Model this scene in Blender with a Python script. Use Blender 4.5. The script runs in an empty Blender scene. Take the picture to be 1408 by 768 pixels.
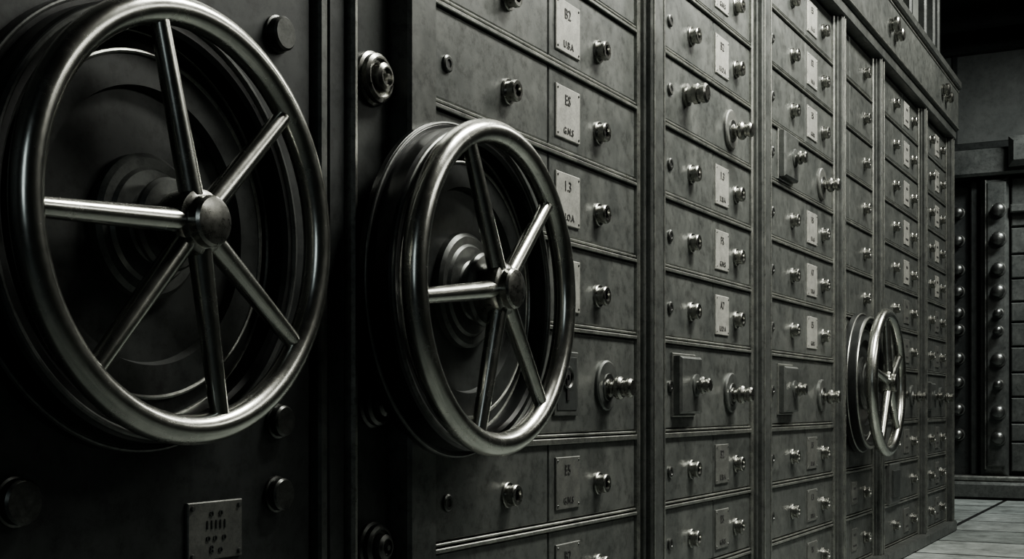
import bpy, math, random
from mathutils import Vector, Matrix
random.seed(4)
S=bpy.context.scene
CH=0.684

# ------------------------------------------------------------ materials
def metal(name, c1, c2, metallic, r1, r2, scale=6.0, bump=0.15, spec=0.5, grime=0.55):
    m=bpy.data.materials.new(name); m.use_nodes=True
    nt=m.node_tree; N=nt.nodes; L=nt.links
    b=N['Principled BSDF']
    tc=N.new('ShaderNodeTexCoord')
    n1=N.new('ShaderNodeTexNoise'); n1.inputs['Scale'].default_value=scale; n1.inputs['Detail'].default_value=10; n1.inputs['Roughness'].default_value=0.7; n1.inputs['Distortion'].default_value=0.3
    L.new(tc.outputs['Object'],n1.inputs['Vector'])
    r=N.new('ShaderNodeValToRGB'); r.color_ramp.elements[0].position=0.34; r.color_ramp.elements[1].position=0.68
    r.color_ramp.elements[0].color=(*c1,1); r.color_ramp.elements[1].color=(*c2,1)
    L.new(n1.outputs['Fac'],r.inputs['Fac'])
    g=N.new('ShaderNodeTexNoise'); g.inputs['Scale'].default_value=scale*7; g.inputs['Detail'].default_value=12; g.inputs['Roughness'].default_value=0.8
    L.new(tc.outputs['Object'],g.inputs['Vector'])
    gr=N.new('ShaderNodeMapRange'); gr.inputs['From Min'].default_value=0.33; gr.inputs['From Max'].default_value=0.52; gr.inputs['To Min'].default_value=1-grime; gr.inputs['To Max'].default_value=1.0
    L.new(g.outputs['Fac'],gr.inputs['Value'])
    mx=N.new('ShaderNodeMix'); mx.data_type='RGBA'; mx.blend_type='MULTIPLY'; mx.inputs[0].default_value=1
    L.new(r.outputs['Color'],mx.inputs[6]); L.new(gr.outputs['Result'],mx.inputs[7])
    L.new(mx.outputs[2],b.inputs['Base Color'])
    mr=N.new('ShaderNodeMapRange'); mr.inputs['From Min'].default_value=0.3; mr.inputs['From Max'].default_value=0.7
    mr.inputs['To Min'].default_value=r2; mr.inputs['To Max'].default_value=r1
    n2=N.new('ShaderNodeTexNoise'); n2.inputs['Scale'].default_value=scale*3; n2.inputs['Detail'].default_value=9; n2.inputs['Roughness'].default_value=0.72
    L.new(tc.outputs['Object'],n2.inputs['Vector'])
    L.new(n2.outputs['Fac'],mr.inputs['Value']); L.new(mr.outputs['Result'],b.inputs['Roughness'])
    b.inputs['Metallic'].default_value=metallic
    b.inputs['Specular IOR Level'].default_value=spec
    if bump>0:
        bp=N.new('ShaderNodeBump'); bp.inputs['Strength'].default_value=bump; bp.inputs['Distance'].default_value=0.001
        n3=N.new('ShaderNodeTexNoise'); n3.inputs['Scale'].default_value=scale*14; n3.inputs['Detail'].default_value=6
        L.new(tc.outputs['Object'],n3.inputs['Vector']); L.new(n3.outputs['Fac'],bp.inputs['Height']); L.new(bp.outputs['Normal'],b.inputs['Normal'])
    return m
DARK = metal('dark_painted_steel',(0.030,0.034,0.033),(0.060,0.066,0.063),0.35,0.36,0.58,5)
DRUM = metal('drum_black_steel',(0.018,0.020,0.020),(0.034,0.037,0.036),0.4,0.26,0.42,6,grime=.4)
FACE = metal('drawer_face_steel',(0.080,0.087,0.083),(0.155,0.163,0.153),0.5,0.34,0.54,5,grime=.6)
EDGE = metal('worn_edge_steel',(0.22,0.23,0.22),(0.46,0.47,0.43),0.85,0.26,0.42,12)
POST = metal('post_steel',(0.085,0.092,0.088),(0.165,0.173,0.164),0.6,0.30,0.48,6,grime=.5)
BRUSH= metal('polished_steel',(0.46,0.47,0.44),(0.62,0.625,0.58),1.0,0.20,0.30,10,0.0,grime=.15)
LABEL= metal('label_metal',(0.28,0.285,0.265),(0.45,0.45,0.415),0.5,0.40,0.6,30,grime=.4)
DLAB = metal('dark_label_metal',(0.12,0.125,0.118),(0.20,0.205,0.19),0.6,0.40,0.6,30,grime=.35)  # darker copy of LABEL: painted shade on low rows; also door and round plates
LETT = metal('label_engraving',(0.03,0.03,0.03),(0.05,0.05,0.05),0.2,0.5,0.7,30)
DOOR = metal('vault_door_steel',(0.028,0.032,0.032),(0.062,0.068,0.066),0.4,0.38,0.60,4)
KNOB = metal('knob_steel',(0.20,0.205,0.19),(0.38,0.38,0.355),1.0,0.22,0.38,30,0.0,grime=.35)
DKNOB= metal('dark_knob_steel',(0.08,0.084,0.08),(0.15,0.155,0.148),0.9,0.28,0.45,30,0.0,grime=.4)
BOLT = metal('locking_bolt_steel',(0.12,0.125,0.12),(0.22,0.225,0.215),0.9,0.25,0.4,30,0.0,grime=.4)
HOLE = metal('dark_hole',(0.01,0.01,0.01),(0.02,0.02,0.02),0.2,0.5,0.7,30)
WALL = metal('wall_panel_paint',(0.095,0.103,0.098),(0.15,0.159,0.150),0.0,0.6,0.8,3,grime=.3)
CEIL = metal('ceiling_paint',(0.018,0.020,0.020),(0.03,0.033,0.032),0.0,0.7,0.9,3)
MATS=[DARK,DRUM,FACE,EDGE,POST,BRUSH,LABEL,DLAB,LETT,DOOR,KNOB,DKNOB,BOLT,HOLE,WALL,CEIL]
IDX={m.name:i for i,m in enumerate(MATS)}

def floor_mat():
    m=bpy.data.materials.new('floor_tiles'); m.use_nodes=True
    nt=m.node_tree; N=nt.nodes; L=nt.links; b=N['Principled BSDF']
    tc=N.new('ShaderNodeTexCoord')
    br=N.new('ShaderNodeTexBrick'); br.offset=0.0; br.inputs['Scale'].default_value=1.0
    br.inputs['Brick Width'].default_value=0.62; br.inputs['Row Height'].default_value=0.62
    br.inputs['Mortar Size'].default_value=0.015; br.inputs['Mortar Smooth'].default_value=0.1
    br.inputs['Color1'].default_value=(0.20,0.225,0.215,1); br.inputs['Color2'].default_value=(0.33,0.36,0.345,1); br.inputs['Mortar'].default_value=(0.006,0.007,0.007,1)
    L.new(tc.outputs['Object'],br.inputs['Vector'])
    n=N.new('ShaderNodeTexNoise'); n.inputs['Scale'].default_value=5; n.inputs['Detail'].default_value=12; n.inputs['Roughness'].default_value=0.78
    L.new(tc.outputs['Object'],n.inputs['Vector'])
    mx=N.new('ShaderNodeMix'); mx.data_type='RGBA'; mx.blend_type='MULTIPLY'; mx.inputs[0].default_value=1
    r=N.new('ShaderNodeValToRGB'); r.color_ramp.elements[0].color=(0.3,0.3,0.3,1); r.color_ramp.elements[0].position=0.35; r.color_ramp.elements[1].position=0.62
    L.new(n.outputs['Fac'],r.inputs['Fac']); L.new(br.outputs['Color'],mx.inputs[6]); L.new(r.outputs['Color'],mx.inputs[7])
    L.new(mx.outputs[2],b.inputs['Base Color']); b.inputs['Roughness'].default_value=0.6; b.inputs['Specular IOR Level'].default_value=.35
    bp=N.new('ShaderNodeBump'); bp.inputs['Strength'].default_value=0.5; bp.inputs['Distance'].default_value=0.004; bp.invert=True
    L.new(br.outputs['Fac'],bp.inputs['Height']); L.new(bp.outputs['Normal'],b.inputs['Normal'])
    return m
FLOOR=floor_mat()

# ------------------------------------------------------------ mesh builder
class MB:
    def __init__(s): s.v=[];s.f=[];s.m=[]
    def add(s,vs,fs,mat):
        o=len(s.v); s.v+= [tuple(p) for p in vs]; i=IDX[mat.name]
        for f in fs: s.f.append([a+o for a in f]); s.m.append(i)
    def cbox(s,x0,x1,yb,yf,z0,z1,mat,c=0.002):
        """box whose front (towards -y, at yf) is chamfered"""
        c=min(c,abs(x1-x0)*.4,abs(z1-z0)*.4,abs(yb-yf)*.8)
        vs=[]
        for (i,y) in ((0,yb),(0,yf+c),(c,yf)):
            vs+=[(x0+i,y,z0+i),(x1-i,y,z0+i),(x1-i,y,z1-i),(x0+i,y,z1-i)]
        fs=[[3,2,1,0]]
        for k in (0,4):
            for j in range(4):
                a=k+j;b=k+(j+1)%4
                fs.append([a,b,b+4,a+4])
        fs.append([8,9,10,11])
        s.add(vs,fs,mat)
    def lathe(s,prof,x,y,z,mat,seg=28,axis=(0,-1,0)):
        ax=Vector(axis).normalized()
        up=Vector((0,0,1)) if abs(ax.z)<.9 else Vector((1,0,0))
        u=ax.cross(up).normalized(); w=ax.cross(u)
        O=Vector((x,y,z)); vs=[];fs=[];rings=[]
        for (r,h) in prof:
            if r<1e-6:
                rings.append([len(vs)]); vs.append(O+ax*h)
            else:
                st=len(vs)
                for k in range(seg):
                    a=2*math.pi*k/seg
                    vs.append(O+ax*h+(u*math.cos(a)+w*math.sin(a))*r)
                rings.append(list(range(st,st+seg)))
        for A,B in zip(rings[:-1],rings[1:]):
            for k in range(seg):
                k2=(k+1)%seg
                if len(A)==1 and len(B)==1: continue
                if len(A)==1: fs.append([A[0],B[k2],B[k]])
                elif len(B)==1: fs.append([A[k],A[k2],B[0]])
                else: fs.append([A[k],A[k2],B[k2],B[k]])
        s.add(vs,fs,mat)
    def torus(s,R,r,x,y,z,mat,seg=96,ts=20,sx=1.0):
        vs=[];fs=[]
        for i in range(seg):
            a=2*math.pi*i/seg
            for j in range(ts):
                b=2*math.pi*j/ts
                rr=R+r*math.cos(b)
                vs.append((x+rr*math.cos(a),y+sx*r*math.sin(b),z+rr*math.sin(a)))
        for i in range(seg):
            for j in range(ts):
                i2=(i+1)%seg;j2=(j+1)%ts
                fs.append([i*ts+j,i*ts+j2,i2*ts+j2,i2*ts+j])
        s.add(vs,fs,mat)
    def rod(s,p,q,r1,r2,mat,seg=18):
        p=Vector(p);q=Vector(q);d=q-p
        s.lathe([(0,0),(r1,0),(r2,d.length),(0,d.length)],p.x,p.y,p.z,mat,seg,axis=d)
    def text(s,body,x,y,z,size,mat,depth=0.0012):
        key=body
        if key not in TXT:
            c=bpy.data.curves.new('t','FONT'); c.body=body; c.size=1; c.align_x='CENTER'; c.resolution_u=2; c.extrude=0.5
            o=bpy.data.objects.new('t',c); bpy.context.collection.objects.link(o)
            dg=bpy.context.evaluated_depsgraph_get()
            me=bpy.data.meshes.new_from_object(o.evaluated_get(dg))
            TXT[key]=([tuple(v.co) for v in me.vertices],[list(p.vertices) for p in me.polygons])
            bpy.data.objects.remove(o); bpy.data.curves.remove(c); bpy.data.meshes.remove(me)
        vs,fs=TXT[key]
        s.add([(x+v[0]*size, y-(v[2]+.5)*depth, z+v[1]*size) for v in vs],fs,mat)
    def obj(s,name,parent=None,loc=(0,0,0),rot=None):
        me=bpy.data.meshes.new(name); me.from_pydata(s.v,[],s.f); me.update()
        used=sorted(set(s.m)); mp={}
        for k,i in enumerate(used): me.materials.append(MATS[i]); mp[i]=k
        me.polygons.foreach_set('material_index',[mp[i] for i in s.m])
        me.polygons.foreach_set('use_smooth',[True]*len(me.polygons))
        me.set_sharp_from_angle(angle=math.radians(32))
        o=bpy.data.objects.new(name,me); bpy.context.collection.objects.link(o)
        o.location=loc
        if rot: o.rotation_euler=rot
        if parent: o.parent=parent
        return o
TXT={}
def empty(name,loc=(0,0,0),rot=(0,0,0)):
    e=bpy.data.objects.new(name,None); bpy.context.collection.objects.link(e); e.location=loc; e.rotation_euler=rot; e.empty_display_size=.1
    return e

# handwheel mountings (x, z, clearance radius): nothing else is fixed to the fronts there
WHEELS=[(1.968,.2036+CH,.315),(5.197,.093+CH,.30)]
def free(x,z,r=.0):
    return all(math.hypot(x-a,z-b)>c+r for a,b,c in WHEELS)

# ------------------------------------------------------------ hardware
def lock_ring(mb,x,y,z,k=1.0):
    if not free(x,z,.02): return
    mb.lathe([(.026*k,0),(.026*k,.004),(.0245*k,.006),(.0195*k,.006),(.0195*k,.014),(.0215*k,.015),(.0215*k,.022),(.0195*k,.0245),(.0125*k,.0245),(.0115*k,.019)],x,y,z,KNOB,24)
    mb.lathe([(.0116*k,.020),(.0116*k,.015),(.004*k,.015),(.004*k,.019),(0,.019)],x,y,z,HOLE,16)
def small_keyhole(mb,x,y,z):
    if not free(x,z,.015): return
    mb.lathe([(.016,0),(.016,.004),(.013,.006),(.008,.006),(.007,.003)],x,y,z,DKNOB,20)
    mb.lathe([(.0072,.004),(0,.004)],x,y,z,HOLE,12)
def pull(mb,x,y,z,k=1.0,l=.72):
    P=[(.022,0),(.022,.008),(.015,.012),(.015,.022),(.023,.026),(.028,.034),(.028,.046),(.023,.054),(.0185,.055),(.0185,.066),(.0225,.070),(.023,.082),(.0185,.089),(0,.091)]
    mb.lathe([(a*k,b*k*l) for a,b in P],x,y,z,KNOB,28)
def round_plate(mb,x,y,z,r=.056,mat=None):
    mb.lathe([(r,0),(r,.006),(r-.004,.009),(0,.009)],x,y,z,mat or POST,40)
    mb.lathe([(r*.55,.009),(r*.53,.012),(0,.012)],x,y,z-.004,DKNOB,30)
    pull(mb,x,y-.009,z-.006,.95)
def lock_box(mb,x,y,z,w=.16,h=.15):
    mb.cbox(x-w/2-.008,x+w/2+.008,y,y-.006,z-h/2-.008,z+h/2+.008,EDGE,.002)
    mb.cbox(x-w/2,x+w/2,y-.006,y-.028,z-h/2,z+h/2,POST,.006)
    mb.lathe([(.03,0),(.03,.003),(.026,.005),(0,.005)],x+.03,y-.028,z,POST,24)
    pull(mb,x+.03,y-.028,z,.82,.55)
def big_cyl(mb,x,y,z):
    mb.lathe([(.03,0),(.03,.008),(.021,.010),(.021,.022),(.027,.024),(.027,.036),(.022,.038),(.022,.044),(.026,.046),(.026,.058),(.02,.062),(0,.062)],x,y,z,KNOB,28)
def label(mb,x0,x1,y,z0,z1,txt=True,n=0,mat=None):
    mb.cbox(x0,x1,y,y-.004,z0,z1,mat or LABEL,.0015)
    for a in (x0+.008,x1-.008):
        for b in (z0+.008,z1-.008):
            mb.lathe([(.003,0),(.002,.0015),(0,.0015)],a,y-.004,b,DKNOB,8)
    xc=(x0+x1)/2; h=z1-z0
    if txt:
        top=['ES','1.3','FS','A7','E5','B2'][n%6]; bot=['U.A.S','U.O.A','G.N.S','U.B.A'][n%4]
        mb.text(top,xc-.004,y-.004,z0+h*.66,.031,LETT)
        mb.text(bot,xc,y-.004,z0+h*.10,.021,LETT)
    else:
        mb.cbox(xc-.02,xc+.02,y-.004,y-.0048,z0+h*.66,z0+h*.76,LETT,.0002)
        mb.cbox(xc-.03,xc+.03,y-.004,y-.0048,z0+h*.2,z0+h*.28,LETT,.0002)

# ------------------------------------------------------------ cabinets
LINES=[-.629,-.443,-.258,-.072,.167,.352,.537,.722,.907,1.093,1.279,1.465]
LINES=[l+CH for l in LINES]
TOPZ=LINES[-1]
# x0,x1(right edge of faces), post right edge, left knob, divider, label0,label1, right knob
SECT=[
 (1.915,2.906,3.010,2.235,2.417,2.448,2.568,2.672),
 (3.010,3.819,3.925,3.285,3.466,3.480,3.595,3.668),
 (3.925,4.832,4.895,4.275,4.440,4.462,4.590,4.680),
 (4.895,5.499,5.585,5.02,5.10,5.06,5.18,5.36),
 (5.585,6.518,6.590,5.96,6.14,6.17,6.29,6.38),
 (6.590,7.320,7.400,6.86,6.98,7.00,7.10,7.18),
]
FY=-.006
DZ=[-.014,-.009,-.008,-.006,-.006,-.006]
for si,(x0,x1,xp,lk,dv,l0,l1,rk) in enumerate(SECT):
    root=empty('safe_deposit_cabinet',(0,0,0))
    fr=MB(); hw=MB(); dr=MB()
    fr.cbox(x0,xp,.069,.002,.0,TOPZ,DARK,.001)
    fr.cbox(x0,x0+.012,.002,-.014,.055,TOPZ,POST,.002)
    fr.cbox(x1-.016,x1,.002,-.016,.055,TOPZ,EDGE,.004)
    fr.cbox(x1,x1+.012,.002,-.026,.055,TOPZ,POST,.003)
    fr.cbox(x1+.012,xp,.002,-.040,.055,TOPZ,POST,.004)
    fr.cbox(x1+.020,x1+.028,-.040,-.044,.055,TOPZ,EDGE,.0015)
    fr.cbox(xp-.016,xp-.008,-.040,-.043,.055,TOPZ,EDGE,.0015)
    fr.cbox(x0,xp,.0,-.055,0,.055,POST,.006)
    for li,z in enumerate(LINES[:-1]):
        t=.002 if li!=3 else .006
        fr.cbox(x0+.012,x1-.016,.002,-.013,z-.003-t,z+.003,EDGE,.0015)
        fr.cbox(x0+.012,x1-.016,.002,-.010,z+.007,z+.012,EDGE,.0015)
    for ri in range(len(LINES)-1):
        z0,z1=LINES[ri]+.015,LINES[ri+1]-.007
        zc=(z0+z1)/2
        zk=zc+DZ[si]
        big = (ri==3)
        special = (ri==7 and si in (1,2))
        a,b=x0+.014,x1-.018
        if big or special:
            dr.cbox(a,b,.002,FY,z0,z1,FACE,.0025)
            if si==0:
                kx0,kx1,kz0,kz1=2.435,2.555,zc-.072,zc+.066
                hw.cbox(kx0,kx1,FY,FY-.006,kz0,kz1,POST,.002)
                hw.cbox(kx0+.012,kx1-.012,FY-.006,FY-.0075,kz0+.012,kz1-.012,DARK,.0005)
                kc=(kx0+kx1)/2
                hw.lathe([(.026,0),(.026,.003),(.022,.005),(.019,.002)],kc,FY-.0075,zc+.010,DKNOB,24)
                hw.lathe([(.013,0),(.012,.003),(0,.003)],kc,FY-.0075,zc+.016,HOLE,20)
                hw.cbox(kc-.006,kc+.006,FY-.0075,FY-.0105,zc-.040,zc+.016,HOLE,.001)
                round_plate(hw,2.712,FY,zc-.004,.058)
                lock_ring(hw,2.222,FY,zc)
            elif si in (1,2):
                lx=3.220 if si==1 else 4.180
                rx=3.615 if si==1 else 4.655
                if special and si==1: big_cyl(hw,3.245,FY,zc+.010)
                else: lock_box(hw,lx,FY,zc+.004)
                round_plate(hw,rx,FY,zc-.012,.058,DLAB if special else POST)
                small_keyhole(hw,x0+.115,FY,zc)
            elif si>3:
                round_plate(hw,rk-.02,FY,zc,.05)
                lock_box(hw,lk-.05,FY,zc,.13,.13)
        else:
            if si==4 and ri in (1,):
                dr.cbox(a,b,.002,FY,z0,z1,FACE,.0025)
                hw.cbox(5.78,6.0,FY,FY-.018,z0-.01,z1+.01,POST,.004)
                hw.cbox(5.82,5.96,FY-.018,FY-.026,z0+.02,z1-.02,DARK,.003)
                lock_ring(hw,rk,FY,zc); continue
            dr.cbox(a,dv-.0025,.002,FY,z0,z1,FACE,.0025)
            dr.cbox(dv+.0025,b,.002,FY,z0,z1,FACE,.0025)
            if si!=3: lock_ring(hw,lk,FY,zk)
            lock_ring(hw,rk,FY,zk)
            if si in (0,): small_keyhole(hw,2.002,FY,zk)
            if si in (1,2): small_keyhole(hw,x0+.115,FY,zk)
            hh=.056
            zl=zc-.004
            lm=DLAB if ri<3 or (si>2 and ri<6) else LABEL  # lower rows get the darker plates, so the light's falloff is in the colour
            if si!=3: label(hw,l0,l1,FY,zl-hh,zl+hh,si<3,ri*5+si,lm)
            elif ri<6 and free(5.17,zc,.06): label(hw,5.125,5.215,FY,zc-.045,zc+.045,False,0,lm)
    fr.obj('frame',root); dr.obj('drawer_fronts',root); hw.obj('locks_and_labels',root)

# cornice beam
root=empty('cornice_beam')
mb=MB()
X0,XE=-.6,7.40
mb.cbox(1.915,XE,.069,-.050,TOPZ+.0005,TOPZ+.045,POST,.004)
mb.cbox(X0,XE,.069,-.062,TOPZ+.045,TOPZ+.275,FACE,.006)
mb.cbox(X0,XE+.008,.069,-.078,TOPZ+.275,TOPZ+.318,POST,.006)
mb.cbox(X0,XE,-.062,-.067,TOPZ+.052,TOPZ+.062,EDGE,.002)
mb.cbox(X0,XE,-.062,-.067,TOPZ+.255,TOPZ+.264,EDGE,.002)
for bx in (2.6,3.6,4.55,5.65,6.93):
    for d,w in ((-.05,.030),(.05,.026)):
        mb.lathe([(w,0),(w,.010),(w*.7,.012),(w*.7,.018),(w*1.05,.020),(w*1.05,.034),(w*.8,.039),(0,.039)],bx+d,-.062,TOPZ+.150-d*.2,KNOB,20)
mb.obj('beam',root)

# ------------------------------------------------------------ left vault door
root=empty('vault_door')
mb=MB()
mb.cbox(-.3,1.605,.069,0,.05,TOPZ+.04,DOOR,.006)
mb.cbox(1.605,1.915,.069,.012,.0,TOPZ+.04,DARK,.001)
mb.cbox(1.612,1.634,.012,-.012,.05,TOPZ+.04,POST,.004)
mb.cbox(1.642,1.688,.012,-.006,.05,TOPZ+.04,DOOR,.004)
mb.cbox(1.690,1.706,.012,-.020,.05,TOPZ+.04,EDGE,.005)
mb.cbox(1.712,1.822,.012,.0,.05,TOPZ+.04,DARK,.003)
mb.cbox(1.826,1.915,.012,-.040,.05,TOPZ+.04,POST,.006)
mb.cbox(-.3,1.915,.0,-.03,0,.05,POST,.006)
mb.obj('door_slab',root)
mb=MB()
def stud(x,z,r): mb.lathe([(r+.003,0),(r+.003,.004),(r,.005),(r,.016),(r-.003,.019),(0,.019)],x,0,z,DKNOB,40)
for x,z,r in ((1.520,.55,.025),(1.520,-.022,.023),(1.517,-.130,.024),(1.040,-.110,.027),(1.045,.57,.024)):
    stud(x,z+CH,r)
def dial(x,z,r,m):
    mb.lathe([(r*1.12,0),(r*1.12,.006),(r,.009),(r,.018),(r*.86,.022),(r*.78,.022),(r*.74,.016),(r*.62,.016),(r*.58,.030),(r*.42,.034),(r*.36,.034),(r*.33,.028),(r*.16,.028),(r*.12,.036),(0,.036)],x,0,z,m,44)
dial(1.768,.540+CH,.040,KNOB); dial(1.768,.004+CH,.036,DKNOB); dial(1.768,-.232+CH,.037,DKNOB)
def plate(x0,x1,z0,z1):
    mb.cbox(x0,x1,0,-.005,z0,z1,DLAB,.0015)
    for a in (x0+.008,x1-.008):
        for b in (z0+.008,z1-.008): mb.lathe([(.004,0),(.003,.003),(0,.003)],a,-.005,b,POST,10)
    xc=(x0+x1)/2;h=z1-z0
    for k,t in enumerate(('o  o','I I I I I','o o  o','8  o')):
        mb.text(t,xc,-.005,z1-.017-h*.21*k-.004,.017,DARK,.0014)
plate(1.325,1.437,-.212+CH,-.131+CH)
plate(1.33,1.40,.60+CH,.66+CH)
mb.obj('studs_dials_and_plates',root)

# ------------------------------------------------------------ handwheels
def handwheel(X,Z,R,tr,dist,angles,hubk=1.0,drumR=None,sk=1.0,edge=POST,off=0.0,flange=.018,inner=None):
    """off : how far the mounting sits in front of the y=0 plane"""
    root=empty('vault_handwheel',(X,-off,Z))
    dist-=off
    q=drumR or R*1.0
    d=MB()
    d.lathe([(q*.3,0),(q+.012,0),(q+.012,flange),(q+.006,flange+.004),(q,flange+.004),(q,.048),(q-.004,.053),(q-.022,.053),(q-.028,.048),(q-.030,.020)],0,0,0,DRUM,120)
    d.lathe([(q-.030,.020),(q*.80,.018),(q*.795,.028),(q*.78,.031),(q*.64,.031),(q*.625,.018),(0,.018)],0,0,0,DARK,120)
    d.torus(q-.008,.0050,0,-.0525,0,edge,120,10)
    d.torus(q+.009,.0030,0,-.002-flange,0,edge,120,8)
    d.torus(q*.79,.0035,0,-.030,0,inner or edge,100,8)
    d.torus(q-.029,.003,0,-.021,0,inner or edge,100,8)
    d.obj('drum',root)
    s=MB()
    k=hubk
    s.lathe([(.092*k,.018),(.092*k,.030),(.086*k,.035),(.074*k,.035),(.070*k,.040),(.048*k,.041),(.045*k,.044),(.045*k,.060)],0,0,0,POST,60)
    s.lathe([(.045*k,.056),(.057*k,.058),(.059*k,.062),(.059*k,.066),(.055*k,.071),(.036*k,.072),(.034*k,dist-.01)],0,0,0,POST,48)
    s.obj('shaft_collar',root)
    w=MB()
    w.torus(R-tr,tr,0,-dist,0,BRUSH,144,28)
    for a in angles:
        a=math.radians(a); c,sn=math.cos(a),math.sin(a)
        w.rod((.025*k*c,-dist-.006,.025*k*sn),((R-tr*1.6)*c,-dist,(R-tr*1.6)*sn),.0155*sk,.0120*sk,BRUSH,20)
    w.lathe([(.034*k,-.026),(.040*k,-.022),(.042*k,-.014),(.042*k,.012),(.040*k,.018),(.034*k,.020),(.032*k,.022),(.032*k,.034),(.029*k,.038),(.020*k,.0405),(0,.0415)],0,-dist,0,KNOB,56)
    w.obj('wheel',root)
handwheel(1.227,.228+CH,.277,.0190,.100,(103.6,43,183,229,282,325.6),1.0,.275,1.0,POST,inner=EDGE)
handwheel(WHEELS[0][0],WHEELS[0][1],.292,.0210,.130,(113,42,-50,-105.5,187),1.10,.283,1.08,POST,.0405,.010,EDGE)
handwheel(WHEELS[1][0],WHEELS[1][1],.2926,.0220,.130,(95,25,-45,-115,170),1.15,.266,1.2,EDGE,.0165,.018)

# ------------------------------------------------------------ far vault
VX=10.0; VY=.45
root=empty('bolted_vault_door',(VX,VY,0),(0,0,math.radians(-90)))
def vy(Y): return VY-Y
mb=MB()
ex=vy(-2.6)
mb.cbox(vy(.60),ex,.85,.16,0,2.60,DOOR,.01)
mb.cbox(vy(.60),ex,.16,-.09,0,.13,POST,.02)
mb.cbox(vy(.60),ex,.10,-.04,.13,.17,EDGE,.01)
mb.cbox(vy(.60),ex,.16,-.02,2.38,2.58,POST,.02)
mb.cbox(vy(-.02),ex,-.0201,-.12,2.42,2.64,POST,.04)
def column(Y1,Y0):
    mb.cbox(vy(Y1),vy(Y0),.16,.02,.17,2.38,POST,.045)
    mb.cbox(vy(Y1)+.05,vy(Y0)-.01,.02,.0,.24,2.33,POST,.01)
    mb.cbox(vy(Y1)+.036,vy(Y1)+.046,.02,.004,.22,2.35,EDGE,.004)
column(.19,-.005)
column(-1.3,-1.5)
mb.cbox(vy(.27),vy(.22),.16,.10,.17,2.38,DARK,.01)
bz=[2.12,1.91,1.69,1.526,1.366,1.238,1.025,.844,.641,.45]
def bolt(Y,z,r=.034,y=0.0):
    mb.lathe([(r*1.3,0),(r*1.3,.008),(r*.8,.012),(r*.8,.022),(r,.026),(r*1.15,.038),(r*1.15,.052),(r*.98,.066),(r*.6,.076),(0,.08)],vy(Y),y,z,BOLT,24)
for i,z in enumerate(bz):
    bolt(.055,z,(.042,.044,.04,.042,.028,.028,.042,.028,.042,.042)[i])
    bolt(-1.4,z,.034)
    bolt(.36,z+.02,.036,.16)
    bolt(-.22,z-.01,.032,.08)
zz=[.20,.42,.56,.75,.93,1.12,1.30,1.45,1.62,1.80,2.00,2.14,2.37]
for a,b in zip(zz[:-1],zz[1:]):
    mb.cbox(vy(-.02),vy(-1.28),.16,.08,a+.006,b-.006,POST,.008)
mb.cbox(vy(-.02),vy(-1.28),.08,.02,2.10,2.16,POST,.01)
mb.obj('door_body',root)

# ------------------------------------------------------------ room
def slab(name,x0,x1,y0,y1,z0,z1,mat):
    me=bpy.data.meshes.new(name)
    v=[(x,y,z) for x in (x0,x1) for y in (y0,y1) for z in (z0,z1)]
    f=[(0,1,3,2),(4,6,7,5),(0,4,5,1),(2,3,7,6),(0,2,6,4),(1,5,7,3)]
    me.from_pydata(v,[],f); me.update(); me.materials.append(mat)
    o=bpy.data.objects.new(name,me); bpy.context.collection.objects.link(o); return o
H=3.75
slab('floor',-2.7,11.3,-3.6,4.2,-.1,0,FLOOR)
slab('ceiling',-2.7,11.3,-3.6,4.2,H,H+.1,CEIL)
slab('wall_left',-2.6,7.40,.07,.30,0,H,WALL)
slab('wall_right',-2.6,11.2,-3.6,-3.5,0,H,WALL)
slab('wall_front',-2.7,-2.6,-3.5,4.2,0,H,WALL)
slab('wall_back',11.2,11.3,-3.5,4.2,0,H,WALL)
slab('wall_side',-2.6,11.2,4.1,4.2,0,H,WALL)
mb=MB()
for Yc in (.55,-.75,1.4,2.2):
    mb.cbox(-Yc-.02,-Yc+.02,0,-.02,0,H,DARK,.006)
mb.cbox(-4,3.4,0,-.10,H-.16,H,DARK,.02)
mb.cbox(-4,3.4,0,-.03,2.80,2.86,DARK,.006)
mb.obj('trim_1',None,(11.2,0,0),(0,0,math.radians(-90)))
mb=MB()
for xx in (6.55,6.95,7.2,7.34):
    mb.cbox(xx,xx+.05,.07,.03,TOPZ+.32,H,DARK,.01)
mb.cbox(-2.6,7.39,.07,.02,H-.3,H,DARK,.01)
mb.obj('trim_2')
mb=MB()
for xx in (8.3,9.4,10.4):
    mb.cbox(xx,xx+.12,4.1,-3.5,H-.14,H,CEIL,.01)
mb.obj('trim_3')

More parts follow.
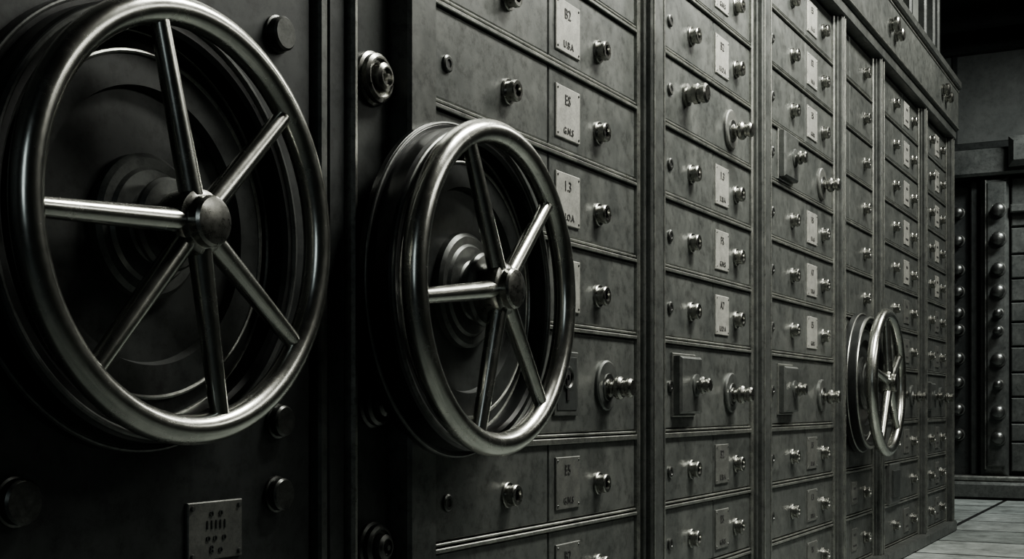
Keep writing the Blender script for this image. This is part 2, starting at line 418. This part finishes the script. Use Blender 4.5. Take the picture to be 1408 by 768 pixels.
# ------------------------------------------------------------ lights
def lamp(name,loc,target,sx,sy,power,col=(1.0,.985,.91),spread=180):
    root=empty(name,loc)
    d=(Vector(target)-Vector(loc)).normalized()
    rq=d.to_track_quat('-Z','Y')
    L=bpy.data.lights.new('lamp_light','AREA'); L.shape='RECTANGLE'; L.size=sx; L.size_y=sy; L.energy=power; L.color=col; L.spread=math.radians(spread)
    o=bpy.data.objects.new('lamp_light',L); bpy.context.collection.objects.link(o); o.parent=root; o.rotation_euler=rq.to_euler()
    mb=MB()
    mb.cbox(-sx/2-.03,sx/2+.03,-.10,-.02,-sy/2-.03,sy/2+.03,DARK,.001)
    h=mb.obj('housing',root)
    h.rotation_euler=(rq@Matrix.Rotation(math.radians(-90),3,'X').to_quaternion()).to_euler()
    return root
lamp('ceiling_lamp',(3.5,-1.15,3.30),(3.5,0,2.0),1.7,.45,105,spread=120)
lamp('ceiling_lamp',(6.3,-1.4,3.45),(6.2,0,1.7),1.5,.4,62,spread=140)
lamp('ceiling_lamp',(8.9,-1.2,3.45),(10.0,-.2,1.0),1.0,.4,62,(.97,1,.97),spread=130)
lamp('fill_light',(4.2,-3.38,2.7),(4.0,0,1.9),2.8,.45,15,spread=140)  # unseen strip added opposite the cabinets for highlights on the wheel rims
lamp('fill_light',(-1.9,-2.0,1.8),(1.5,0,.9),.5,1.4,7,(.85,.96,1.0))  # added weak fill behind the camera, fixed to no wall
w=bpy.data.worlds.new('World'); S.world=w; w.use_nodes=True
w.node_tree.nodes['Background'].inputs[0].default_value=(.5,.55,.52,1); w.node_tree.nodes['Background'].inputs[1].default_value=.05

# ------------------------------------------------------------ camera
cam=bpy.data.cameras.new('camera'); co=bpy.data.objects.new('camera',cam); bpy.context.collection.objects.link(co)
co.location=(0,-1.2,CH); co.rotation_euler=(math.radians(90),0,math.radians(27.9-90))
cam.sensor_width=36; cam.lens=1767/1408*36; cam.shift_y=174/1408; cam.clip_start=.02
S.camera=co
S.view_settings.view_transform='AgX'
try: S.view_settings.look='AgX - Medium High Contrast'
except Exception as e: print(e)
